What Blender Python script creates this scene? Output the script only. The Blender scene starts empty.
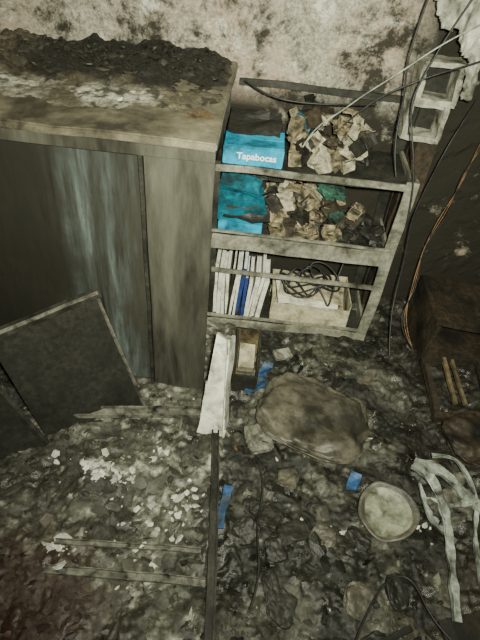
import bpy, bmesh, math, random
from mathutils import Vector, Matrix, Euler, noise
random.seed(7)
sc = bpy.context.scene

# ---------------------------------------------------------------- materials
def new_mat(name):
    m = bpy.data.materials.new(name); m.use_nodes = True
    nt = m.node_tree; b = nt.nodes["Principled BSDF"]
    return m, nt, b

def nz(nt, scale, detail=6, rough=0.6, stretch=(1, 1, 1), off=(0, 0, 0), dist=0.0):
    tc = nt.nodes.new("ShaderNodeNewGeometry")
    mp = nt.nodes.new("ShaderNodeMapping"); mp.inputs["Scale"].default_value = stretch
    mp.inputs["Location"].default_value = off
    nt.links.new(tc.outputs["Position"], mp.inputs["Vector"])
    n = nt.nodes.new("ShaderNodeTexNoise")
    n.inputs["Scale"].default_value = scale; n.inputs["Detail"].default_value = detail
    n.inputs["Roughness"].default_value = rough; n.inputs["Distortion"].default_value = dist
    nt.links.new(mp.outputs[0], n.inputs["Vector"])
    return n.outputs["Fac"]

def ramp(nt, fac, stops):
    r = nt.nodes.new("ShaderNodeValToRGB")
    while len(r.color_ramp.elements) < len(stops):
        r.color_ramp.elements.new(0.5)
    for e, (p, c) in zip(r.color_ramp.elements, stops):
        e.position = p; e.color = (c[0], c[1], c[2], 1)
    nt.links.new(fac, r.inputs[0])
    return r.outputs[0]

def mix(nt, fac, a, b, mode='MIX'):
    m = nt.nodes.new("ShaderNodeMix"); m.data_type = 'RGBA'; m.blend_type = mode
    for s, v in ((m.inputs[0], fac), (m.inputs[6], a), (m.inputs[7], b)):
        if isinstance(v, (int, float)): s.default_value = v
        elif isinstance(v, tuple): s.default_value = (v[0], v[1], v[2], 1)
        else: nt.links.new(v, s)
    return m.outputs[2]

def mrange(nt, o, a, c):
    n = nt.nodes.new("ShaderNodeMapRange"); n.inputs[1].default_value = a; n.inputs[2].default_value = c
    nt.links.new(o, n.inputs[0]); return n.outputs[0]
def mth(nt, op, a, c):
    n = nt.nodes.new("ShaderNodeMath"); n.operation = op
    for i, v in enumerate((a, c)):
        if isinstance(v, (int, float)): n.inputs[i].default_value = v
        else: nt.links.new(v, n.inputs[i])
    return n.outputs[0]
def posxyz(nt):
    g = nt.nodes.new("ShaderNodeNewGeometry"); sp = nt.nodes.new("ShaderNodeSeparateXYZ")
    nt.links.new(g.outputs["Position"], sp.inputs[0]); return sp.outputs

def bump(nt, b, fac, strength, dist):
    bn = nt.nodes.new("ShaderNodeBump"); bn.inputs["Strength"].default_value = strength
    bn.inputs["Distance"].default_value = dist
    nt.links.new(fac, bn.inputs["Height"]); nt.links.new(bn.outputs[0], b.inputs["Normal"])

def sooty(name, c1, c2, soot=(0.012, 0.012, 0.01), scale=5, amount=0.5, rough=0.6,
          metal=0.0, stretch=(1, 1, 1), fine=40, off=(0, 0, 0), bstr=0.35, spec=0.22):
    m, nt, b = new_mat(name)
    a = nz(nt, scale, 8, 0.65, stretch, off, 0.4)
    f = nz(nt, fine, 6, 0.7, stretch, off)
    base = mix(nt, ramp(nt, f, [(0.35, (0, 0, 0)), (0.65, (1, 1, 1))]), c1, c2)
    w = 0.13
    fac = ramp(nt, a, [(amount - w, (1, 1, 1)), (amount + w, (0, 0, 0))])
    nt.links.new(mix(nt, fac, base, soot), b.inputs["Base Color"])
    b.inputs["Roughness"].default_value = rough; b.inputs["Metallic"].default_value = metal
    b.inputs["Specular IOR Level"].default_value = spec
    bump(nt, b, f, bstr, 0.004)
    return m

def attr_mat(name, rough=0.65, fine=90, spread=0.5, bstr=0.5, spec=0.4):
    m, nt, b = new_mat(name)
    at = nt.nodes.new("ShaderNodeAttribute"); at.attribute_name = "col"
    f = nz(nt, fine, 8, 0.75)
    k = ramp(nt, f, [(0.3, (1 - spread,) * 3), (0.7, (1 + spread,) * 3)])
    nt.links.new(mix(nt, 1.0, at.outputs["Color"], k, 'MULTIPLY'), b.inputs["Base Color"])
    r = nz(nt, 9, 4, 0.6, off=(3, 1, 2))
    nt.links.new(ramp(nt, r, [(0.4, (rough - 0.43,) * 3), (0.6, (rough + .1,) * 3)]), b.inputs["Roughness"])
    b.inputs["Specular IOR Level"].default_value = spec
    bump(nt, b, f, bstr, 0.006)
    return m

M_DEBRIS = attr_mat("ash_debris", spread=.65)
M_SHARD = attr_mat("rubble_fragments", 0.7, 120, 0.4, 0.4, .3)
M_STEEL = sooty("burnt_shelf_steel", (0.18, 0.18, 0.138), (0.36, 0.355, 0.28), (0.022, 0.022, 0.016), scale=6, amount=0.45, rough=0.36, metal=0.3)
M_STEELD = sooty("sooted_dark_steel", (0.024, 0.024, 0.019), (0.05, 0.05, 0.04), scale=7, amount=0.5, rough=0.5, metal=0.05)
M_RAIL = sooty("grey_floor_rail_metal", (0.11, 0.11, 0.088), (0.22, 0.215, 0.17), scale=14, amount=0.47, rough=0.5, metal=0.15)
M_BLACK = sooty("charred_black", (0.012, 0.012, 0.0095), (0.028, 0.028, 0.022), scale=8, amount=0.45, rough=0.5)
M_CHAR = sooty("charred_wood", (0.022, 0.018, 0.012), (0.06, 0.046, 0.03), scale=6, amount=0.5, rough=0.55)
M_WOOD = sooty("scorched_wood", (0.10, 0.077, 0.04), (0.17, 0.135, 0.078), (0.02, 0.016, 0.01), scale=9, amount=0.48, rough=0.65)
M_BLUE = sooty("blue_carton", (0.0, 0.23, 0.40), (0.01, 0.32, 0.50), (0.01, 0.04, 0.05), scale=9, amount=0.42, rough=0.5, bstr=0.1)
M_BLUED = sooty("blue_scorched_carton", (0.0, 0.10, 0.15), (0.01, 0.17, 0.23), (0.01, 0.025, 0.028), scale=10, amount=0.50, rough=0.5)
M_TEAL = sooty("green_cloth", (0.022, 0.075, 0.052), (0.035, 0.115, 0.08), scale=12, amount=0.48, rough=0.8)
M_NAVY = sooty("navy_binding", (0.015, 0.03, 0.13), (0.03, 0.06, 0.19), scale=10, amount=0.36, rough=0.5)
M_BLUEP = sooty("blue_plastic", (0.02, 0.07, 0.19), (0.04, 0.12, 0.28), (0.02, 0.03, 0.04), scale=18, amount=0.52, rough=0.5)
M_PAPER = sooty("smoked_paper", (0.50, 0.50, 0.42), (0.72, 0.72, 0.62), (0.05, 0.045, 0.035), scale=10, amount=0.37, rough=0.8, bstr=0.15)
M_KRAFT = sooty("smoked_kraft_paper", (0.16, 0.13, 0.075), (0.33, 0.28, 0.175), (0.02, 0.018, 0.012), scale=20, amount=0.51, rough=0.7)
M_PALEP = sooty("pale_scorched_packet", (0.28, 0.26, 0.18), (0.46, 0.43, 0.31), (0.03, 0.026, 0.018), scale=20, amount=0.48, rough=0.7)
M_CARD = sooty("cardboard_box", (0.32, 0.29, 0.185), (0.48, 0.45, 0.31), (0.04, 0.034, 0.025), scale=9, amount=0.44, rough=0.75)
M_WHITE = sooty("melted_white_plastic", (0.46, 0.465, 0.38), (0.64, 0.645, 0.545), (0.11, 0.11, 0.085), scale=12, amount=0.44, rough=0.5, fine=25, bstr=0.3)
M_SHEET = sooty("hanging_plaster", (0.32, 0.32, 0.26), (0.54, 0.54, 0.45), (0.06, 0.06, 0.045), scale=10, amount=0.46, rough=0.7, fine=25, bstr=0.3)
M_GREYW = sooty("ashy_grey_metal", (0.22, 0.25, 0.215), (0.42, 0.46, 0.39), (0.04, 0.04, 0.032), scale=13, amount=0.49, rough=0.5)
M_LID = sooty("enamel_plate", (0.17, 0.18, 0.125), (0.29, 0.30, 0.22), (0.04, 0.04, 0.028), scale=14, amount=0.50, rough=0.45)
M_SEAT = sooty("scorched_seat_foam", (0.065, 0.060, 0.042), (0.14, 0.13, 0.095), (0.02, 0.019, 0.014), scale=6, amount=0.50, rough=0.45, bstr=0.9, fine=28, spec=.4)
M_RUBBER = sooty("black_rubber", (0.012, 0.012, 0.012), (0.03, 0.03, 0.03), amount=0.3, rough=0.4)
M_COPPER = sooty("bare_copper_wire", (0.20, 0.11, 0.05), (0.28, 0.17, 0.09), amount=0.48, rough=0.4, metal=0.3, scale=15)
M_CONC = sooty("broken_concrete", (0.22, 0.22, 0.175), (0.42, 0.41, 0.33), (0.03, 0.03, 0.022), scale=9, amount=0.45, rough=0.9, bstr=0.8)

def wall_mat():
    m, nt, b = new_mat("smoke_stained_plaster")
    f = nz(nt, 60, 8, 0.78)
    base = mix(nt, ramp(nt, f, [(0.40, (0, 0, 0)), (0.60, (1, 1, 1))]), (0.17, 0.162, 0.125), (0.40, 0.38, 0.305))
    pk = ramp(nt, nz(nt, 2.6, 4, 0.5, off=(5, 0, 2)), [(0.45, (0, 0, 0)), (0.6, (1, 1, 1))])
    base = mix(nt, pk, base, mix(nt, 0.5, base, (0.40, 0.30, 0.23)))
    peel = ramp(nt, nz(nt, 6, 12, 0.85, off=(1, 4, 7), dist=0.2), [(0.54, (0, 0, 0)), (0.58, (1, 1, 1))])
    base = mix(nt, peel, base, (0.53, 0.53, 0.44))
    s = ramp(nt, nz(nt, 3.6, 12, 0.8, off=(0.2, 0, 4.6), dist=0.2), [(0.42, (1, 1, 1)), (0.52, (0, 0, 0))])
    base = mix(nt, s, base, (0.03, 0.028, 0.021))
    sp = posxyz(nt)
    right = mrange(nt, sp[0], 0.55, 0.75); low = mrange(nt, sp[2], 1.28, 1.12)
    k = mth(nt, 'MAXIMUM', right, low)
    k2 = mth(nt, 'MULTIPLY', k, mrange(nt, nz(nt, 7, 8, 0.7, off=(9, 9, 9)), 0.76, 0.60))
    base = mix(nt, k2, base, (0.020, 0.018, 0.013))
    nt.links.new(base, b.inputs["Base Color"]); b.inputs["Roughness"].default_value = 0.85
    b.inputs["Specular IOR Level"].default_value = .2
    bump(nt, b, f, 0.7, 0.01)
    return m
M_WALL = wall_mat()

def cab_front_mat():
    m, nt, b = new_mat("streaked_burnt_enamel")
    st = nz(nt, 4.6, 8, 0.65, (2.6, 1, 0.2), (2.0, 0, 0), 0.15)
    f = nz(nt, 30, 8, 0.7, (1.8, 1, 0.22))
    sp = posxyz(nt)
    c = ramp(nt, st, [(0.36, (0.013, 0.013, 0.010)), (0.46, (0.034, 0.037, 0.032)), (0.57, (0.062, 0.075, 0.071)), (0.68, (0.13, 0.158, 0.15))])
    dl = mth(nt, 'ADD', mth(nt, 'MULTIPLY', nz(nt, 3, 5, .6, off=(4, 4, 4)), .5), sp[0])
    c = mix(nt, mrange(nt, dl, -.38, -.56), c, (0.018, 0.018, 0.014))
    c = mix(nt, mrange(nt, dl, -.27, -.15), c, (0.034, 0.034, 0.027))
    c = mix(nt, ramp(nt, f, [(0.42, (0.0,) * 3), (0.6, (0.5,) * 3)]), c, (0.024, 0.022, 0.016))
    nt.links.new(c, b.inputs["Base Color"]); b.inputs["Roughness"].default_value = 0.33
    b.inputs["Specular IOR Level"].default_value = .35
    bump(nt, b, f, 0.15, 0.004)
    return m
M_CABDOOR = cab_front_mat()
M_CABSTILE = sooty("burnt_cabinet_enamel", (0.058, 0.057, 0.044), (0.082, 0.080, 0.063), (0.013, 0.012, 0.009), scale=3.4, amount=0.47, rough=0.36, metal=0.05, stretch=(1.8, 1, 0.3), fine=16, bstr=0.06, spec=.35)
M_CABTOP = sooty("burnt_cabinet_worktop", (0.12, 0.108, 0.07), (0.21, 0.192, 0.135), (0.025, 0.022, 0.016), scale=4, amount=0.51, rough=0.4, fine=25, bstr=.2, spec=.35)

# ---------------------------------------------------------------- geometry helpers
def link(o, parent=None):
    sc.collection.objects.link(o)
    if parent: o.parent = parent
    return o

def empty(name, loc=(0, 0, 0)):
    e = bpy.data.objects.new(name, None); e.empty_display_size = 0.1
    return link(e)

def finish(bm, name, mat, parent=None, smooth=False, loc=None):
    me = bpy.data.meshes.new(name)
    bm.normal_update(); bm.to_mesh(me); bm.free()
    if mat: me.materials.append(mat)
    if smooth:
        for p in me.polygons: p.use_smooth = True
    o = bpy.data.objects.new(name, me)
    if loc: o.location = loc
    return link(o, parent)

def bx(bm, c, s, rot=(0, 0, 0), cuts=0, amp=0.0, fr=6.0, bev=0.0, seed=0):
    t = bmesh.new()
    bmesh.ops.create_cube(t, size=1)
    for v in t.verts: v.co = Vector((v.co.x * s[0], v.co.y * s[1], v.co.z * s[2]))
    if bev: bmesh.ops.bevel(t, geom=t.edges[:], offset=bev, segments=2, affect='EDGES')
    if cuts:
        L = [e for e in t.edges if e.calc_length() > max(s) * 0.22]
        bmesh.ops.subdivide_edges(t, edges=L, cuts=cuts, use_grid_fill=True)
    M = Matrix.Translation(Vector(c)) @ Euler([math.radians(a) for a in rot]).to_matrix().to_4x4()
    for v in t.verts:
        if amp:
            q = v.co * fr + Vector((seed * 3.1, seed, 7))
            v.co += noise.noise_vector(q) * amp
        v.co = M @ v.co
    me = bpy.data.meshes.new("t"); t.to_mesh(me); t.free(); bm.from_mesh(me); bpy.data.meshes.remove(me)

def box(name, c, s, mat, parent=None, **k):
    bm = bmesh.new(); bx(bm, c, s, **k); return finish(bm, name, mat, parent)

def quad_slab(name, pts, thick, mat, parent=None, n=14, amp=0.01, rim=0.0):
    P = [Vector(p) for p in pts]
    nrm = (P[1] - P[0]).cross(P[3] - P[0]).normalized()
    bm = bmesh.new(); g = [[], []]
    for k in (0, 1):
        for j in range(n + 1):
            for i in range(n + 1):
                u, v = i / n, j / n
                p = P[0].lerp(P[1], u).lerp(P[3].lerp(P[2], u), v)
                d = noise.noise(p * 5 + Vector((3, 1, 0))) * amp
                if rim and min(u, v, 1 - u, 1 - v) < 0.08 and k == 1: d += rim
                g[k].append(bm.verts.new(p + nrm * (d + (thick if k else 0))))
    w = n + 1
    for j in range(n):
        for i in range(n):
            a = j * w + i
            bm.faces.new([g[1][a], g[1][a + 1], g[1][a + w + 1], g[1][a + w]])
            bm.faces.new([g[0][a], g[0][a + w], g[0][a + w + 1], g[0][a + 1]])
    edge = [i for i in range(w)] + [j * w + n for j in range(1, w)] + [n * w + i for i in range(n - 1, -1, -1)] + [j * w for j in range(n - 1, 0, -1)]
    for a, b in zip(edge, edge[1:] + edge[:1]):
        bm.faces.new([g[0][a], g[0][b], g[1][b], g[1][a]])
    return finish(bm, name, mat, parent)

def cable(name, pts, rad, mat, parent=None, cyclic=False):
    cu = bpy.data.curves.new(name, 'CURVE'); cu.dimensions = '3D'; cu.bevel_depth = rad; cu.bevel_resolution = 2
    s = cu.splines.new('NURBS'); s.points.add(len(pts) - 1)
    for p, q in zip(s.points, pts): p.co = (q[0], q[1], q[2], 1)
    s.use_endpoint_u = True; s.order_u = 4; s.use_cyclic_u = cyclic
    s.resolution_u = 8
    cu.materials.append(mat)
    return link(bpy.data.objects.new(name, cu), parent)

_b = bmesh.new(); bmesh.ops.create_icosphere(_b, subdivisions=1, radius=1)
_b.verts.ensure_lookup_table()
ICO_V = [v.co.copy() for v in _b.verts]; ICO_F = [[v.index for v in f.verts] for f in _b.faces]; _b.free()

def shards(name, items, mat, parent=None):
    V, Fc, C = [], [], []
    for c, s, col in items:
        base = len(V)
        R = Euler((random.gauss(0, .4), random.gauss(0, .4), random.uniform(0, 6.28))).to_matrix()
        for v in ICO_V:
            k = random.uniform(0.45, 1.2)
            p = R @ Vector((v.x * s[0] * k, v.y * s[1] * k, v.z * s[2] * random.uniform(.7, 1.1)))
            V.append(p + Vector(c)); C.append(col)
        Fc += [[base + i for i in f] for f in ICO_F]
    me = bpy.data.meshes.new(name); me.from_pydata(V, [], Fc)
    a = me.color_attributes.new("col", 'FLOAT_COLOR', 'POINT')
    for i, c in enumerate(C): a.data[i].color = (c[0], c[1], c[2], 1)
    me.materials.append(mat)
    return link(bpy.data.objects.new(name, me), parent)

def field(name, x0, x1, y0, y1, nx, ny, hf, cf, mat, parent=None, skip=None):
    V, Fc, C = [], [], []
    for j in range(ny + 1):
        for i in range(nx + 1):
            x = x0 + (x1 - x0) * i / nx; y = y0 + (y1 - y0) * j / ny
            V.append((x, y, hf(x, y))); C.append(cf(x, y))
    w = nx + 1
    for j in range(ny):
        for i in range(nx):
            a = j * w + i
            if skip and skip(V[a][0], V[a][1]): continue
            Fc.append((a, a + 1, a + w + 1, a + w))
    me = bpy.data.meshes.new(name); me.from_pydata(V, [], Fc)
    a = me.color_attributes.new("col", 'FLOAT_COLOR', 'POINT')
    for i, c in enumerate(C): a.data[i].color = (c[0], c[1], c[2], 1)
    me.materials.append(mat)
    for p in me.polygons: p.use_smooth = True
    return link(bpy.data.objects.new(name, me), parent)

def fbm(x, y, s, o=5, z=0.0):
    return noise.fractal(Vector((x * s, y * s, z)), 0.9, 2.1, o)
def sm(a, b, t):
    t = max(0, min(1, (t - a) / (b - a))); return t * t * (3 - 2 * t)
def lerp3(a, b, t): return tuple(a[i] * (1 - t) + b[i] * t for i in range(3))

# ---------------------------------------------------------------- room shell
box("floor", (0.1, 1.2, -0.05), (4.2, 3.0, 0.1), M_BLACK)
bm = bmesh.new()
nx, nzz = 150, 100
gv = []
for j in range(nzz + 1):
    for i in range(nx + 1):
        x = -2 + 4.2 * i / nx; z = 2.9 * j / nzz
        d = 0.012 * fbm(x, z, 3, 6) + 0.008 * (1 if fbm(x + 4, z, 5, 4) > 0.25 else 0)
        gv.append(bm.verts.new((x, 2.515 - abs(d), z)))
for j in range(nzz):
    for i in range(nx):
        a = j * (nx + 1) + i
        bm.faces.new([gv[a], gv[a + 1], gv[a + nx + 2], gv[a + nx + 1]])
finish(bm, "wall_back", M_WALL)
box("wall_left", (-2.05, 1.2, 1.45), (0.1, 2.8, 2.9), M_WALL)
box("wall_right", (2.25, 1.2, 1.45), (0.1, 2.8, 2.9), M_WALL)

# ---------------------------------------------------------------- floor debris
deb = empty("burnt_debris_pile")
def fh(x, y):
    h = 0.035 + 0.040 * fbm(x, y, 3.0, 4) + 0.020 * fbm(x, y, 12, 5, 2.0) + 0.007 * fbm(x, y, 50, 4, 5.0)
    if x > -.02: h += .010 * abs(fbm(x, y, 8, 4, 12))
    if x < -0.02: h += 0.015
    h += 0.05 * sm(0.9, 1.4, x) * (0.6 + fbm(x, y, 5, 3, 9))
    return max(h, 0.004)
def finger_blur(x, y):
    return sm(0.38, 0.04, math.hypot((x + .78) * .75, (y - .47)) - .12 + .05 * fbm(x, y, 9, 3))  # mask for the dark blur of a finger over the lens, bottom left
def fcol(x, y):
    dark = (0.014, 0.0145, 0.011); mid = (0.075, 0.075, 0.056); light = (0.31, 0.31, 0.25)
    n = fbm(x, y, 4.5, 6, 3.3); n2 = fbm(x, y, 24, 5, 8.1); n3 = fbm(x, y, 11, 5, 5.1)
    if x < -0.01:
        t = sm(-0.3, 0.55, n + 0.5 * n2)
        c = lerp3(dark, mid, .25 + .75 * t)
        c = lerp3(c, light, .9 * sm(0.24, 0.65, .6 * n2 + 0.4 * n + .4 * n3))
        c = lerp3(c, (0.030, 0.016, 0.011), .95 * finger_blur(x, y))  # reddish dark of the finger over the lens, painted into the floor colour
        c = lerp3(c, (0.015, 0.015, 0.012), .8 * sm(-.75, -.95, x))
    else:
        t = sm(-0.15, 0.65, n + 0.5 * n2)
        c = lerp3(dark, mid, t * 0.9)
        c = lerp3(c, light, 0.5 * sm(0.48, 0.95, .8 * n2 + .5 * n3))
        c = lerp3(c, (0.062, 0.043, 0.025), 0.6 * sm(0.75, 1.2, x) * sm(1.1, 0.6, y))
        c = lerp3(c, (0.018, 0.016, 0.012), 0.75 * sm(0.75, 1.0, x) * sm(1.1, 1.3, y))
    return c
incab = lambda x, y: x < -.30 and 1.66 < y < 2.44 and x > -1.3
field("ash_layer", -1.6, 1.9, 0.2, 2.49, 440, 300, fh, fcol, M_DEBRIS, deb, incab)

items = []
def ok(x, y):
    return not (x < -0.1 and y > 1.55) and not (-0.22 < x < 0.74 and y > 2.06)
n = 0
while n < 7000:
    x = random.uniform(-1.3, 1.7); y = random.uniform(0.3, 2.45)
    if not ok(x, y): continue
    n += 1
    s = 0.003 + 0.016 * random.random() ** 3.6
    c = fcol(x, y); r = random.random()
    k = random.uniform(0.3, 1.8)
    col = tuple(v * k for v in c)
    if r < (0.08 if x < 0 else 0.02) and finger_blur(x, y) < .3: g = random.uniform(.2, .5); col = (g, g * .985, g * .84); s *= 0.5
    elif r > 0.99: col = (0.09, 0.052, 0.028)
    items.append(((x, y, fh(x, y) + s * 0.1), (s * random.uniform(.8, 2.8), s, s * random.uniform(.2, .6)), col))
for _ in range(130):
    x = random.uniform(-1.1, 1.5); y = random.uniform(0.35, 2.4)
    if not ok(x, y): continue
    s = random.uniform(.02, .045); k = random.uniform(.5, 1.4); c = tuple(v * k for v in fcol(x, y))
    items.append(((x, y, fh(x, y)), (s * random.uniform(1, 1.8), s, s * .2), c))
for cx, cy, nn, sg in ((-.54, 1.07, 36, .035), (-.40, 1.06, 24, .028), (-.13, 1.0, 20, .035), (-.16, 0.90, 14, .035), (-.58, .75, 28, .03), (-.3, 1.2, 10, .04), (-.72, 1.12, 5, .03), (-.3, .72, 10, .05), (-.35, .9, 12, .06), (.62, 1.5, 3, .03), (.85, 1.0, 5, .04), (.5, .95, 3, .03)):
    for _ in range(nn):
        x = random.gauss(cx, sg); y = random.gauss(cy, sg); s = random.uniform(.003, .009) if random.random() < .65 else random.uniform(.01, .022); g = random.uniform(.28, .56)
        items.append(((x, y, fh(x, y) + .003), (s * 1.4, s, s * .3), (g, g * .99, g * .86)))
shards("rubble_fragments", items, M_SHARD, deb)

# ---------------------------------------------------------------- cabinet
cab = empty("burnt_cabinet")
X0, X1, Y0, Y1 = -1.36, -0.145, 1.59, 2.46
def cb(n, c, s, m, **k): return box(n, c, s, m, cab, **k)
quad_slab("side_right", [(X1 - .012, Y0 + .01, 0), (-.245, Y1, 0), (-.245, Y1, 1.29), (X1 - .012, Y0 + .01, 1.29)], .012, M_CABSTILE, cab, amp=.006)
cb("side_left", (X0 + .012, (Y0 + Y1) / 2, .65), (.024, Y1 - Y0 - .02, 1.29), M_CABSTILE, cuts=6, amp=.006)
cb("back", ((X0 - .25) / 2, Y1 - .01, .65), (-.25 - X0, .02, 1.29), M_BLACK)
cb("stile_right", (-.267, Y0 + .01, .66), (.24, .022, 1.24), M_CABSTILE, cuts=8, amp=.006, fr=3, bev=.004)
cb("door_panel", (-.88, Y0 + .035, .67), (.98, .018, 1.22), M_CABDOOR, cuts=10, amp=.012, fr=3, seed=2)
cb("plinth", ((X0 + X1) / 2, Y0 + .035, .05), (X1 - X0 - .02, .02, .1), M_BLACK)
cb("head_rail", ((X0 + X1) / 2, Y0 - .002, 1.28), (X1 - X0, .022, .045), M_CABSTILE, cuts=8, amp=.005, bev=.003)
cb("worktop", ((X0 + X1) / 2, (Y0 + Y1) / 2 - .005, 1.315), (X1 - X0 + .01, Y1 - Y0 + .03, .03), M_CABTOP, cuts=8, amp=.006, bev=.005)
cb("door_stile", (-.397, Y0 + .006, .66), (.014, .03, 1.22), M_STEELD, cuts=6, amp=.004)

def th(x, y):
    e = min(sm(X0 - .02, X0 + .1, x), sm(X1 + .01, X1 - .08, x), sm(Y0 + .10, Y0 + .3, y), 1.0)
    back = sm(1.85, 2.2, y)
    h = 0.004 + (0.010 + 0.035 * back) * (0.5 + fbm(x, y, 5, 6)) + .006 * fbm(x, y, 30, 4, 1)
    return 1.326 + max(0.0, h) * e
def tcol(x, y):
    n = fbm(x, y, 5, 6, 4); n2 = fbm(x, y, 20, 5, 6)
    c = lerp3((.065, .056, .037), (.145, .13, .089), sm(-.3, .5, n))
    a = max(0, 1 - abs(y - 1.87 - .05 * n) / .14) * sm(-.35, -.48, x)
    c = lerp3(c, (.34, .335, .27), min(1, a * 1.6 * sm(-.5, .2, n)))
    c = lerp3(c, (.12, .066, .02), .8 * sm(.11, .04, math.hypot((x + .22), (y - 1.72) * .8)))
    c = lerp3(c, (.014, .013, .010), sm(1.93, 2.05, y + .10 * n) * (.35 + .65 * sm(-1.15, -.85, x + .2 * n)))
    c = lerp3(c, (.016, .015, .011), .85 * sm(.1, .4, n2 + .8 * n) * sm(1.66, 1.75, y))
    return c
field("ash_layer", X0 + .0, X1 - .005, Y0 + .0, Y1 - .01, 200, 150, th, tcol, M_DEBRIS, cab)
items = []
for _ in range(1200):
    x = random.uniform(X0 + .03, X1 - .04); y = Y1 - .03 - abs(random.gauss(0, .2))
    if y < Y0 + .05: continue
    s = 0.003 + .013 * random.random() ** 2.5; k = random.uniform(.5, 1.9)
    c = tuple(v * k for v in tcol(x, y))
    items.append(((x, y, th(x, y) + s * .1), (s * random.uniform(.8, 2), s, s * .4), c))
shards("fallen_ceiling_rubble", items, M_SHARD, cab)

fp = empty("fallen_door_panel")
def strut(bm, a, b, w, t, up=(0, 0, 1), cuts=3, amp=.004):
    a, b = Vector(a), Vector(b); d = b - a; L = d.length
    q = d.to_track_quat('X', 'Z').to_euler()
    bx(bm, (a + b) / 2, (L, w, t), tuple(math.degrees(v) for v in q), cuts=cuts, amp=amp)
quad_slab("panel", [(-.82, 1.24, .03), (-.42, 1.46, .03), (-.60, 1.55, .63), (-.95, 1.27, .60)], .014, M_BLACK, fp, amp=.02)
bm = bmesh.new()
strut(bm, (-1.0, 1.22, .60), (-.59, 1.54, .66), .045, .02)
finish(bm, "edge_trim", M_STEELD, fp)
bm = bmesh.new()
strut(bm, (-1.0, 1.20, .615), (-.59, 1.52, .675), .008, .012)
strut(bm, (-.60, 1.53, .64), (-.41, 1.45, .04), .008, .012)
finish(bm, "edge_trim_side", M_RAIL, fp)
fp2 = empty("buckled_drawer_front")
quad_slab("front", [(-1.15, 1.02, .04), (-.80, 1.20, .04), (-.98, 1.22, .50), (-1.3, 1.05, .5)], .02, M_BLACK, fp2, amp=.015)
bm = bmesh.new(); strut(bm, (-.80, 1.19, .04), (-1.0, 1.21, .52), .02, .045)
finish(bm, "edge", M_STEELD, fp2)

def rail(name, a, b, w, t, mat):
    bm = bmesh.new(); a, b = Vector(a), Vector(b); d = (b - a).normalized(); s = d.cross(Vector((0, 0, 1))).normalized()
    strut(bm, a, b, w, t * .3, cuts=6, amp=.006)
    up = Vector((0, 0, t * .5))
    strut(bm, a + s * w * .45 + up, b + s * w * .45 + up, t * .25, t, cuts=6, amp=.006)
    strut(bm, a - s * w * .45 + up, b - s * w * .45 + up, t * .25, t, cuts=6, amp=.006)
    return finish(bm, name, mat)
rail("metal_channel_rail", (-.80, 1.31, .095), (-.12, 1.41, .095), .05, .022, M_RAIL)
rail("metal_channel_rail.001", (-.055, 1.32, .075), (.03, .40, .075), .03, .03, M_STEELD)
rail("metal_channel_rail.002", (-.60, .655, .076), (-.02, .675, .076), .03, .012, M_RAIL)
rail("metal_channel_rail.003", (-.6, .76, .066), (-.05, .79, .066), .02, .012, M_RAIL)

# ---------------------------------------------------------------- shelf unit
sh = empty("steel_shelf_unit")
SX0, SX1, SY0, SY1 = -.19, .70, 2.10, 2.48
def sb(n, c, s, m=M_STEEL, **k): return box(n, c, s, m, sh, **k)
cxs, wsx, cys, wsy = (SX0 + SX1) / 2, SX1 - SX0, (SY0 + SY1) / 2, SY1 - SY0
for i, (z, lip, t) in enumerate(((.99, .03, .012), (.60, .085, .012), (.05, .05, .012))):
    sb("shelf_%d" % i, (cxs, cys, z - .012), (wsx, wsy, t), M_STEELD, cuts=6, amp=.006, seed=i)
    sb("lip_%d" % i, (cxs, SY0 - .004, z), (wsx, .014, lip), M_STEEL, cuts=8, amp=.010, fr=4, seed=i + 4, bev=.003)
sb("brace_0", (cxs + .01, SY0 - .012, .42), (wsx, .012, .022), cuts=8, amp=.008, fr=4, seed=9)
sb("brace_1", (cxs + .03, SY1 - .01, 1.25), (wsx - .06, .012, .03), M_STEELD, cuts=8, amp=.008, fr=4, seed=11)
sb("brace_2", (cxs, SY0 - .016, .11), (wsx, .012, .014), cuts=8, amp=.006, fr=4, seed=12)
sb("brace_3", (cxs, SY0 - .014, .665), (wsx, .010, .012), cuts=8, amp=.006, fr=4, seed=13)
for n_, x, y, z1 in (("post_front_right", SX1, SY0, 1.02), ("post_back_right", SX1, SY1, 1.30), ("post_back_left", SX0, SY1, 1.27), ("post_front_left", SX0, SY0, 1.02)):
    bm = bmesh.new()
    bx(bm, (x, y, z1 / 2), (.055, .006, z1), cuts=8, amp=.010, fr=3)
    bx(bm, (x + (.026 if x > 0 else -.0), y + (.022 if y < 2.3 else -.022), z1 / 2), (.006, .05, z1), cuts=8, amp=.010, fr=3)
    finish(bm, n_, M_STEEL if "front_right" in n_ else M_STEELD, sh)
for z in (.97, .58, .06):
    bm = bmesh.new(); strut(bm, (SX1 + .015, SY0, z), (SX1 + .015, SY1, z), .014, .06)
    finish(bm, "side_rail_%d" % int(z * 100), M_STEEL, sh)

def carton(name, c, s, rot, mat, amp=.004):
    e = empty(name)
    bm = bmesh.new(); bx(bm, c, s, rot, cuts=5, amp=amp, bev=.003, fr=9); finish(bm, "carton_body", mat, e)
    M = Matrix.Translation(Vector(c)) @ Euler([math.radians(a) for a in rot]).to_matrix().to_4x4()
    bm = bmesh.new()
    bx(bm, (0, -s[1] * .25, s[2] / 2 + .004), (s[0] * .99, s[1] * .48, .003), cuts=3, amp=.003)
    bx(bm, (0, s[1] * .26, s[2] / 2 + .007), (s[0] * .99, s[1] * .5, .003), (5, 0, 0), cuts=3, amp=.003)
    bm.transform(M); finish(bm, "lid_flaps", mat, e)
    return e, M
e, M = carton("face_mask_carton", (-.025, 2.215, 1.04), (.27, .17, .085), (0, 0, 1), M_BLUE)
cu = bpy.data.curves.new("lettering", 'FONT'); cu.body = "Tapabocas"; cu.size = .042; cu.extrude = .0006; cu.align_x = 'CENTER'; cu.offset = .0008
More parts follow.
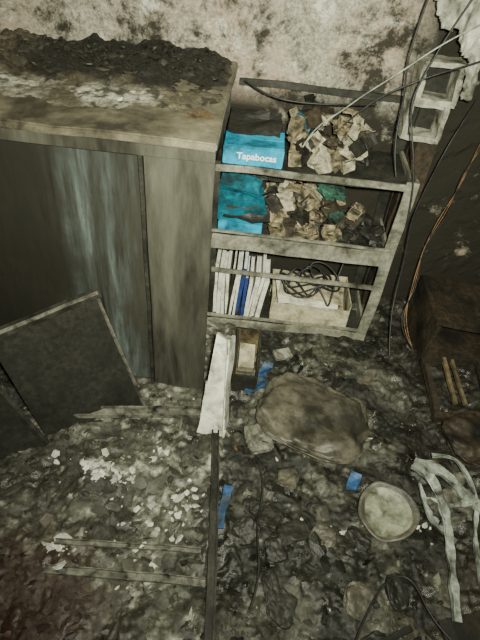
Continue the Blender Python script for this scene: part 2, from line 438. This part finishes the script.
M_LET, nt, b = new_mat("white_print"); b.inputs["Base Color"].default_value = (.7, .75, .75, 1)
cu.materials.append(M_LET)
lt = link(bpy.data.objects.new("lettering", cu), e)
lt.matrix_world = M @ Matrix.Translation((.015, -.0905, -.010)) @ Euler((math.radians(90), 0, 0)).to_matrix().to_4x4()
box("scorched_top_sheet", (-.03, 2.31, 1.12), (.24, .16, .02), M_BLACK, e, rot=(24, 3, 2), cuts=6, amp=.03, fr=12)
carton("face_mask_carton.001", (-.05, 2.22, .65), (.22, .14, .05), (0, 0, -3), M_BLUE)
carton("face_mask_carton.002", (-.06, 2.25, .73), (.24, .17, .04), (14, -5, 8), M_BLUED, .014)
carton("face_mask_carton.003", (-.07, 2.30, .84), (.20, .15, .03), (30, 6, -6), M_BLUED, .016)
carton("face_mask_carton.004", (.20, 2.37, 1.11), (.14, .08, .10), (-15, 4, -14), M_BLUED, .02)
box("charred_sheet", (-.02, 2.18, .725), (.22, .02, .06), M_BLACK, e, rot=(-40, 6, 4), cuts=6, amp=.03, fr=12)

# --- crumpled packaging
def crumple(bm, c, s, rot, seed=0, sub=3):
    t = bmesh.new(); bmesh.ops.create_icosphere(t, subdivisions=sub, radius=1)
    M = Matrix.Translation(Vector(c)) @ Euler([math.radians(a) for a in rot]).to_matrix().to_4x4()
    for v in t.verts:
        m_ = max(abs(v.co.x), abs(v.co.y), abs(v.co.z)); v.co *= (1 / m_) ** .75
        q = v.co * 2.3 + Vector((seed * 5.3, seed, 2))
        v.co += noise.noise_vector(q) * .35 + noise.noise_vector(q * 2.7) * .18
        v.co = M @ Vector((v.co.x * s[0], v.co.y * s[1], v.co.z * s[2]))
    me = bpy.data.meshes.new("t"); t.to_mesh(me); t.free(); bm.from_mesh(me); bpy.data.meshes.remove(me)
def packet(bm, c, w, d, h, rot, seed=0):
    M = Matrix.Translation(Vector(c)) @ Euler([math.radians(a) for a in rot]).to_matrix().to_4x4()
    t = bmesh.new(); r2 = random.Random(seed)
    for (cx, cy, sx, sy) in ((0, -d / 2, w, .003), (0, d / 2, w, .003), (-w / 2, 0, .003, d), (w / 2, 0, .003, d)):
        hh = h * r2.uniform(.75, 1.1)
        bx(t, (cx, cy, hh / 2), (sx, sy, hh), cuts=3, amp=.006, fr=25, seed=seed)
    bx(t, (0, 0, .002), (w, d, .003))
    for sgn in (-1, 1):
        a = r2.uniform(20, 70)
        bx(t, (0, sgn * (d / 2 + .010), h * 1.0), (w * .95, .026, .002), (sgn * a, 0, 0), cuts=3, amp=.008, fr=25, seed=seed + 1)
    t.transform(M)
    me = bpy.data.meshes.new("t"); t.to_mesh(me); t.free(); bm.from_mesh(me); bpy.data.meshes.remove(me)
cp = empty("crumpled_paper_packages")
groups = {}
def G(m):
    if m.name not in groups: groups[m.name] = (bmesh.new(), m)
    return groups[m.name][0]
rp = random.Random(5)
def fill(x0, x1, y0, y1, z0, layers, cnt):
    for L in range(layers):
        for q in range(cnt):
            x = x0 + (x1 - x0) * (q + rp.random()) / cnt
            y = rp.uniform(y0, y1) + L * .03; z = z0 + L * .06 + rp.uniform(0, .02)
            m = rp.choice([M_KRAFT, M_KRAFT, M_PALEP, M_KRAFT, M_BLACK, M_CHAR, M_CHAR])
            t_ = rp.random(); sd = rp.random() * 50
            if t_ < .55: packet(G(m), (x, y, z - .03), rp.uniform(.05, .085), rp.uniform(.035, .055), rp.uniform(.06, .11), (rp.uniform(-15, 65), rp.uniform(-40, 40), rp.uniform(-60, 60)), sd)
            elif t_ < .75: bx(G(m), (x, y, z), (rp.uniform(.07, .12), rp.uniform(.04, .07), rp.uniform(.004, .02)), (rp.uniform(-50, 50), rp.uniform(-40, 40), rp.uniform(0, 180)), cuts=4, amp=.03, fr=18, seed=sd)
            else: crumple(G(m), (x, y, z), (rp.uniform(.03, .05), rp.uniform(.02, .04), rp.uniform(.015, .03)), (rp.uniform(-40, 40), rp.uniform(-40, 40), rp.uniform(0, 180)), sd)
fill(.14, .47, 2.15, 2.38, 1.03, 3, 9)
fill(.10, .50, 2.15, 2.38, .65, 3, 11)
for q in range(16):
    crumple(G(M_BLACK), (rp.uniform(.45, .64), rp.uniform(2.16, 2.4), rp.choice([.63, 1.01, .65]) + .02), (.05, .035, .025), (rp.uniform(-30, 30), rp.uniform(-30, 30), rp.uniform(0, 180)), rp.random() * 40)
for q in range(4):
    packet(G(M_KRAFT), (.15 + q * .085, 2.15, .62), .06, .04, .09, (14, rp.uniform(-20, 20), rp.uniform(-25, 25)), q + 3.3)
    packet(G(M_PALEP if q % 2 else M_KRAFT), (.17 + q * .08, 2.18, 1.01), .055, .04, .08, (12, rp.uniform(-30, 30), rp.uniform(-25, 25)), q + 9.3)
crumple(G(M_TEAL), (.38, 2.28, .85), (.07, .05, .025), (20, 15, 20), 31)
crumple(G(M_TEAL), (.42, 2.22, .74), (.04, .035, .03), (10, 45, 60), 35)
crumple(G(M_BLACK), (.05, 2.33, .90), (.10, .08, .02), (10, 5, 0), 36)
for k_, (b_, m_) in groups.items():
    bmesh.ops.recalc_face_normals(b_, faces=b_.faces[:]); finish(b_, "packages_" + k_, m_, cp)

# --- books & binders (bottom shelf)
bk = empty("row_of_books")
x = -.165; i = 0; rb = random.Random(12)
while x < .12:
    w = rb.uniform(.010, .026); h = rb.uniform(.26, .34); d = rb.uniform(.2, .27)
    tilt = rb.uniform(-2, 9)
    cover = rb.choice([M_PAPER, M_PAPER, M_NAVY, M_PAPER, M_PAPER, M_BLACK])
    y0 = 2.13 + rb.uniform(0, .03)
    bm = bmesh.new(); bx(bm, (x + w / 2, y0 + d / 2, .06 + h / 2), (w * .8, d * .97, h * .97), (0, tilt, 0), cuts=2, amp=.003)
    finish(bm, "pages_%d" % i, M_PAPER, bk)
    bm = bmesh.new()
    for sgn in (-1, 1): bx(bm, (x + w / 2 + sgn * w * .45, y0 + d / 2, .06 + h / 2), (.0025, d, h), (0, tilt, 0), cuts=2, amp=.003)
    bx(bm, (x + w / 2, y0, .06 + h / 2), (w * .9, .0025, h), (0, tilt, 0))
    finish(bm, "cover_%d" % i, cover, bk)
    x += w + rb.uniform(.002, .007); i += 1
fb = empty("cardboard_file_box")
bc = (.39, 2.27)
for n_, c, s in (("base", (bc[0], bc[1], .07), (.44, .26, .01)), ("front", (bc[0], bc[1] - .13, .13), (.44, .006, .13)), ("back", (bc[0], bc[1] + .13, .15), (.44, .006, .17)),
                 ("side_l", (bc[0] - .22, bc[1], .15), (.006, .26, .17)), ("side_r", (bc[0] + .22, bc[1], .15), (.006, .26, .17))):
    box(n_, c, s, M_CARD, fb, cuts=3, amp=.010)
for q in range(10):
    box("paper_%d" % q, (bc[0] + random.uniform(-.04, .04), bc[1] + random.uniform(-.015, .015), .09 + q * .016), (.34, .20, .011), random.choice([M_PAPER, M_KRAFT, M_CARD, M_CARD]), fb, rot=(random.uniform(-3, 3), random.uniform(-4, 4), random.uniform(-9, 9)), cuts=4, amp=.010)
cc = empty("coiled_black_cable")
pts = []
for q in range(95):
    a = q * .42; r_ = .07 + .035 * math.sin(q * .37)
    pts.append((.36 + r_ * math.cos(a) * 1.6 + .012 * math.sin(q), 2.21 + r_ * math.sin(a), .285 + .055 * math.sin(q * .9) + .0008 * q))
pts += [(.47, 2.13, .25), (.48, 2.10, .2), (.5, 2.2, .4), (.55, 2.3, .5)]
cable("coil", pts, .0048, M_RUBBER, cc)

# ---------------------------------------------------------------- melted white plastic + little drawer
mp_ = empty("melted_white_plastic_panel")
quad_slab("face", [(-.135, 1.345, .03), (-.02, 1.335, .03), (-.045, 1.55, .47), (-.09, 1.56, .49)], .028, M_WHITE, mp_, n=18, amp=.014)
quad_slab("flange", [(-.03, 1.335, .03), (-.015, 1.42, .03), (-.025, 1.60, .44), (-.05, 1.55, .46)], .014, M_WHITE, mp_, n=12, amp=.012)
bm = bmesh.new()
bx(bm, (-.075, 1.335, .045), (.13, .04, .03), (0, 2, -3), cuts=5, amp=.012, fr=14)
bx(bm, (-.075, 1.375, .13), (.11, .025, .014), (0, -3, -3), cuts=5, amp=.008, fr=14)
bx(bm, (-.12, 1.39, .16), (.014, .035, .26), (-26, 4, 0), cuts=5, amp=.008, fr=14)
bx(bm, (-.065, 1.52, .44), (.05, .05, .05), (-20, 4, 0), cuts=4, amp=.02, fr=14)
finish(bm, "ribs", M_WHITE, mp_)
dr = empty("small_burnt_drawer")
for n_, c, s, m in (("base", (.055, 1.73, .05), (.12, .24, .012), M_WOOD), ("side_l", (0.0, 1.73, .14), (.012, .24, .2), M_STEELD), ("side_r", (.115, 1.73, .14), (.012, .24, .2), M_STEELD),
                    ("back", (.055, 1.85, .14), (.12, .012, .2), M_WOOD), ("front", (.055, 1.61, .10), (.12, .012, .12), M_BLACK)):
    box(n_, c, s, m, dr, cuts=3, amp=.004)
box("papers", (.055, 1.76, .13), (.08, .14, .05), M_CARD, dr, rot=(14, 3, 3), cuts=3, amp=.008)

# ---------------------------------------------------------------- things on the floor
def pad(name, c, w, d, h, rotz, mat, tilt=(0, 0), amp=.02, p=3.2, parent=None, freq=2.0):
    bm = bmesh.new(); bmesh.ops.create_icosphere(bm, subdivisions=5, radius=1)
    E = Euler((math.radians(tilt[0]), math.radians(tilt[1]), math.radians(rotz))).to_matrix()
    for v in bm.verts:
        n_ = (abs(v.co.x) ** p + abs(v.co.y) ** p + abs(v.co.z) ** p) ** (1 / p)
        v.co /= n_
        dd = noise.fractal(v.co * freq + Vector(c) * 3, 1.0, 2.0, 4) * amp
        rr = math.hypot(v.co.x, v.co.y)
        zz = v.co.z * h + (dd - .25 * h * (1 if v.co.z > 0 else 0) * max(0, 1 - rr * 1.1))
        v.co = Vector(c) + E @ Vector((v.co.x * (w + dd), v.co.y * (d + dd), zz))
    return finish(bm, name, mat, parent, smooth=True)
pad("scorched_seat_pad", (.40, 1.47, .085), .26, .22, .03, -18, M_SEAT, (-4, 3), .022)
ml = empty("melted_plastic_lumps")
pad("lump_0", (.15, 1.33, .06), .06, .07, .02, 20, M_RAIL, (4, 2), .006, 6, ml)
rl = random.Random(3)
for q in range(18):
    x = rl.uniform(.08, .75); y = rl.uniform(.45, 1.15)
    if abs(x - .74) < .16 and abs(y - 1.05) < .16: continue
    pad("lump_%d" % (q + 1), (x, y, fh(x, y) + .006), rl.uniform(.03, .07), rl.uniform(.03, .06), rl.uniform(.012, .025), rl.uniform(0, 180), rl.choice([M_BLACK, M_STEELD, M_SEAT, M_BLACK]), (rl.uniform(-15, 15), rl.uniform(-15, 15)), .007, rl.uniform(2, 4), ml, 1.3)

def dish(name, c, r0, mat, rimmat, tilt=(0, 0), depth=.03):
    e = empty(name); bm = bmesh.new(); seg = 48
    prof = [(0.0, -.5), (.5, -.45), (.82, -.35), (.9, 0), (1.0, .1), (1.02, .0), (.93, -.2), (.8, -.7), (0.0, -.75)]
    E = Euler((math.radians(tilt[0]), math.radians(tilt[1]), 0)).to_matrix()
    R = []
    for rr, z in prof:
        if rr == 0: R.append([bm.verts.new(Vector(c) + E @ Vector((0, 0, z * depth)))]); continue
        L = []
        for i in range(seg):
            a = 2 * math.pi * i / seg; q = Vector((math.cos(a) * rr * r0, math.sin(a) * rr * r0, z * depth))
            q += noise.noise_vector(q * 14 + Vector(c)) * .012
            L.append(bm.verts.new(Vector(c) + E @ q))
        R.append(L)
    for k_, (A, B) in enumerate(zip(R, R[1:])):
        for i in range(seg):
            j = (i + 1) % seg
            if len(A) == 1: f_ = bm.faces.new([A[0], B[i], B[j]])
            elif len(B) == 1: f_ = bm.faces.new([A[i], B[0], A[j]])
            else: f_ = bm.faces.new([A[i], B[i], B[j], A[j]])
            f_.material_index = 0 if k_ < 2 else 1
    bmesh.ops.recalc_face_normals(bm, faces=bm.faces[:])
    o = finish(bm, "dish_body", mat, e, smooth=True); o.data.materials.append(rimmat)
    return e
dish("enamel_plate", (.70, 1.03, .085), .12, M_LID, M_SEAT, (10, -12), .025)

bf = empty("blue_plastic_fragments")
box("piece_0", (.02, .97, .088), (.035, .19, .008), M_BLUEP, bf, rot=(2, 6, -5), cuts=5, amp=.015, fr=14)
box("piece_1", (.57, 1.15, .08), (.05, .10, .008), M_BLUEP, bf, rot=(6, -10, -15), cuts=5, amp=.02, fr=14)
box("piece_2", (.12, 1.64, .07), (.12, .10, .008), M_BLUEP, bf, rot=(-8, 6, 25), cuts=5, amp=.03, fr=14)
box("piece_3", (.16, 1.74, .08), (.05, .12, .008), M_BLUEP, bf, rot=(8, -6, -15), cuts=5, amp=.03, fr=14)
box("plaster_slab", (.25, 1.86, .08), (.10, .06, .02), M_CONC, rot=(10, 8, 30), cuts=3, amp=.01)

cf = empty("collapsed_chair_frame")
def strip(name, pts, w, t, mat, parent):
    bm = bmesh.new(); P = [Vector(p) for p in pts]
    S = []
    for i in range(len(P) - 1):
        p0 = P[max(i - 1, 0)]; p1 = P[i]; p2 = P[i + 1]; p3 = P[min(i + 2, len(P) - 1)]
        for k_ in range(7):
            u = k_ / 7
            S.append(.5 * ((2 * p1) + (p2 - p0) * u + (2 * p0 - 5 * p1 + 4 * p2 - p3) * u * u + (-p0 + 3 * p1 - 3 * p2 + p3) * u ** 3))
    S.append(P[-1]); R = []
    for i, p in enumerate(S):
        d = (S[min(i + 1, len(S) - 1)] - S[max(i - 1, 0)]).normalized(); s_ = d.cross(Vector((0, 0, 1))).normalized(); u_ = s_.cross(d)
        ww = w * (1 + .9 * noise.noise(p * 16)); tw = noise.noise(p * 7) * 1.0
        s2 = s_ * math.cos(tw) + u_ * math.sin(tw); u2 = u_ * math.cos(tw) - s_ * math.sin(tw)
        R.append([bm.verts.new(p + s2 * a * ww + u2 * b_ * t) for a, b_ in ((-.5, -.5), (.5, -.5), (.5, .9), (.38, .9), (.3, 0), (-.5, .2))])
    for A, B in zip(R, R[1:]):
        for i in range(6): bm.faces.new([A[i], A[(i + 1) % 6], B[(i + 1) % 6], B[i]])
    bm.faces.new(R[0][::-1]); bm.faces.new(R[-1])
    bmesh.ops.recalc_face_normals(bm, faces=bm.faces[:])
    return finish(bm, name, mat, parent)
strip("leg_1", [(.83, 1.24, .12), (.90, 1.17, .13), (.93, 1.03, .12), (.92, .86, .10), (.90, .64, .08)], .032, .016, M_GREYW, cf)
strip("leg_2", [(.84, 1.26, .13), (.95, 1.20, .15), (1.06, 1.10, .12), (1.22, .97, .10)], .04, .02, M_GREYW, cf)
strip("leg_3", [(.85, 1.16, .11), (.88, 1.03, .09), (.96, .93, .08)], .025, .012, M_GREYW, cf)
strip("rail_1", [(.92, 1.29, .14), (1.02, 1.27, .15), (1.08, 1.13, .12), (1.04, .95, .1), (1.02, .77, .09)], .018, .012, M_GREYW, cf)
strip("rail_2", [(.87, 1.09, .10), (.97, 1.07, .12), (1.07, 1.10, .13)], .025, .010, M_GREYW, cf)
bm = bmesh.new()
crumple(bm, (.97, 1.08, .085), (.09, .07, .016), (0, 10, 30), 8); crumple(bm, (1.05, 1.18, .09), (.06, .05, .016), (10, -10, 70), 18)
finish(bm, "torn_seat_cover", M_RAIL, cf)

cd = empty("charred_drawer_chest")
for n_, c, s, m in (("top", (1.32, 2.18, .30), (.60, .42, .02), M_CHAR), ("side_l", (1.03, 2.18, .15), (.02, .42, .3), M_CHAR), ("side_r", (1.61, 2.18, .15), (.02, .42, .3), M_CHAR),
                    ("back", (1.32, 2.38, .15), (.6, .02, .3), M_BLACK), ("shelf", (1.32, 2.18, .13), (.58, .40, .02), M_CHAR), ("front_low", (1.32, 1.98, .07), (.58, .02, .1), M_CHAR)):
    box(n_, c, s, m, cd, rot=(0, 3, 0), cuts=5, amp=.012)
wf = empty("charred_wooden_frame")
bm = bmesh.new()
strut(bm, (.98, 1.86, .14), (1.55, 1.92, .2), .03, .04); strut(bm, (1.0, 1.55, .08), (1.55, 1.62, .12), .03, .04)
strut(bm, (1.0, 1.88, .14), (1.02, 1.54, .08), .03, .04); strut(bm, (1.28, 1.9, .17), (1.3, 1.6, .1), .03, .04)
finish(bm, "frame", M_CHAR, wf)
bm = bmesh.new()
strut(bm, (1.09, 1.88, .17), (1.11, 1.62, .12), .018, .02); strut(bm, (1.13, 1.87, .17), (1.16, 1.62, .12), .014, .02)
finish(bm, "slats", M_WOOD, wf)
pad("charred_cushion", (1.2, 1.45, .08), .16, .13, .05, 10, M_CHAR, amp=.02)
box("charred_board", (.98, .60, .07), (.26, .16, .012), M_CHAR, rot=(4, -5, 18), cuts=5, amp=.014)
box("charred_board.001", (.62, .55, .07), (.25, .02, .015), M_STEELD, rot=(0, 2, 25), cuts=4, amp=.006)

# ---------------------------------------------------------------- broken masonry & hanging plaster, top right
hb = empty("broken_hollow_block_pillar")
bm = bmesh.new(); bk_ = bmesh.new()
for q in range(2):
    z = 1.20 + q * .165; xx = .655 + .01 * q; cw, chh = .16, .15
    for c, s in (((xx, 2.40, z), (.024, .13, chh)), ((xx + cw, 2.40, z), (.024, .13, chh)),
                 ((xx + cw / 2, 2.40, z + chh / 2), (cw + .02, .11, .022)), ((xx + cw / 2, 2.40, z - chh / 2), (cw + .02, .13, .024))):
        bx(bm, c, s, (0, random.uniform(-4, 4), 0), cuts=5, amp=.010, fr=16, seed=q)
    bx(bk_, (xx + cw / 2, 2.455, z), (cw, .02, chh), cuts=3, amp=.008)
finish(bk_, "block_cavities", M_BLACK, hb)
finish(bm, "blocks", M_CONC, hb)
bm = bmesh.new(); bx(bm, (.80, 2.45, .56), (.10, .07, 1.10), cuts=8, amp=.03, fr=9)
finish(bm, "pillar_base", M_CHAR, hb)
def ragged(name, outline, y, mat, dep=.03, hole=None):
    bm = bmesh.new(); N = 60
    xs = [p[0] for p in outline]; zs = [p[1] for p in outline]
    x0, x1, z0, z1 = min(xs), max(xs), min(zs), max(zs)
    def inside(x, z):
        x += .016 * noise.noise(Vector((x * 25, z * 25, 0))); z += .016 * noise.noise(Vector((x * 25, z * 25, 5)))
        if hole and ((x - hole[0]) / hole[2]) ** 2 + ((z - hole[1]) / hole[3]) ** 2 < 1: return False
        c = False; j = len(outline) - 1
        for i in range(len(outline)):
            xi, zi = outline[i]; xj, zj = outline[j]
            if (zi > z) != (zj > z) and x < (xj - xi) * (z - zi) / (zj - zi) + xi: c = not c
            j = i
        return c
    g = {}
    def gv_(i, j):
        if (i, j) not in g:
            x = x0 + (x1 - x0) * i / N; z = z0 + (z1 - z0) * j / N
            g[(i, j)] = bm.verts.new((x, y + dep * noise.fractal(Vector((x * 9, z * 5, 1)), .8, 2, 4), z))
        return g[(i, j)]
    for i in range(N):
        for j in range(N):
            if inside(x0 + (x1 - x0) * (i + .5) / N, z0 + (z1 - z0) * (j + .5) / N):
                bm.faces.new([gv_(i, j), gv_(i + 1, j), gv_(i + 1, j + 1), gv_(i, j + 1)])
    o = finish(bm, name, mat, smooth=True)
    s = o.modifiers.new("thick", 'SOLIDIFY'); s.thickness = .012
    return o
ragged("hanging_white_plaster_sheet", [(.62, 1.9), (.63, 1.66), (.67, 1.59), (.72, 1.59), (.78, 1.50), (.82, 1.48), (.85, 1.32), (.89, 1.32), (.90, 1.46), (.96, 1.54), (1.0, 1.62), (1.0, 1.9)], 2.33, M_SHEET, .06)

# cables
cable("pale_electric_cable", [(1.0, 2.25, 1.75), (.82, 2.2, 1.66), (.66, 2.2, 1.56), (.55, 2.2, 1.45), (.40, 2.2, 1.33), (.30, 2.15, 1.25), (.22, 2.14, 1.2), (.19, 2.16, 1.1)], .003, M_GREYW)
for q, P in enumerate(([(.78, 2.28, 1.8), (.68, 2.25, 1.58), (.63, 2.22, 1.42), (.6, 2.2, 1.32), (.64, 2.12, 1.2), (.70, 2.06, 1.02), (.72, 2.05, .8)],
                       [(.60, 2.3, 1.9), (.57, 2.3, 1.6), (.55, 2.25, 1.45), (.60, 2.25, 1.3), (.58, 2.2, 1.15), (.62, 2.12, 1.03)],
                       [(1.1, 2.3, 1.62), (.85, 2.22, 1.5), (.7, 2.2, 1.46), (.55, 2.22, 1.37), (.45, 2.24, 1.30), (.36, 2.25, 1.18)],
                       [(.95, 2.4, 1.3), (.86, 2.3, 1.15), (.84, 2.3, .95), (.79, 2.25, .75), (.84, 2.2, .5), (.8, 2.1, .3), (.82, 1.9, .12)],
                       [(-.10, 2.38, 1.28), (.0, 2.3, 1.25), (.15, 2.3, 1.23), (.35, 2.3, 1.25), (.5, 2.35, 1.25)])):
    cable("black_electric_cable" + (".%03d" % q if q else ""), P, .004, M_RUBBER)
for q in range(3):
    o_ = .03 * q
    cable("copper_wire" + (".%03d" % q if q else ""), [(1.12 + o_, 2.42, 1.4), (1.03 + o_, 2.40, 1.15), (1.04 - o_, 2.38, .95), (.98 + o_, 2.36, .75), (.93 - o_ * .5, 2.3, .55), (.92 + o_, 2.2, .35), (.90 - o_, 2.1, .2), (.97, 2.0, .1)], .0022, M_COPPER if q < 2 else M_RUBBER)
cable("burnt_floor_wire", [(.5, .5, .08), (.6, .7, .09), (.7, .8, .08), (.78, .75, .1), (.8, .6, .09), (.95, .5, .1)], .004, M_RUBBER)
cable("burnt_floor_wire.001", [(.15, 1.2, .07), (.2, 1.05, .09), (.12, .9, .09), (.2, .75, .09), (.15, .6, .08)], .004, M_STEELD)

# ---------------------------------------------------------------- light
w = bpy.data.worlds.new("world"); sc.world = w; w.use_nodes = True
bg = w.node_tree.nodes["Background"]; bg.inputs[0].default_value = (.84, .95, .74, 1); bg.inputs[1].default_value = .26
def area(name, loc, tgt, size, power, col, spread=180):
    l = bpy.data.lights.new(name, 'AREA'); l.size = size; l.energy = power; l.color = col; l.spread = math.radians(spread)
    o = link(bpy.data.objects.new(name, l)); o.location = loc
    o.rotation_euler = (Vector(tgt) - Vector(loc)).to_track_quat('-Z', 'Y').to_euler(); return o
area("phone_flash", (.08, -.02, 2.12), (.16, 2.1, .85), .06, 80, (1, 1, .80), 120)

# ---------------------------------------------------------------- camera
p = math.radians(43); r = math.radians(6.5)
F = Vector((0, math.cos(p), -math.sin(p))); U0 = Vector((0, math.sin(p), math.cos(p))); X = Vector((1, 0, 0))
R = math.cos(r) * X + math.sin(r) * U0; U = -math.sin(r) * X + math.cos(r) * U0
cam = bpy.data.cameras.new("camera"); co = link(bpy.data.objects.new("camera", cam))
cam.sensor_fit = 'VERTICAL'; cam.sensor_height = 24; cam.lens = 24 * 500 / 640; cam.clip_start = .01
m = Matrix((R, U, -F)).transposed().to_4x4(); m.translation = Vector((0, 0, 2.03))
co.matrix_world = m
sc.camera = co
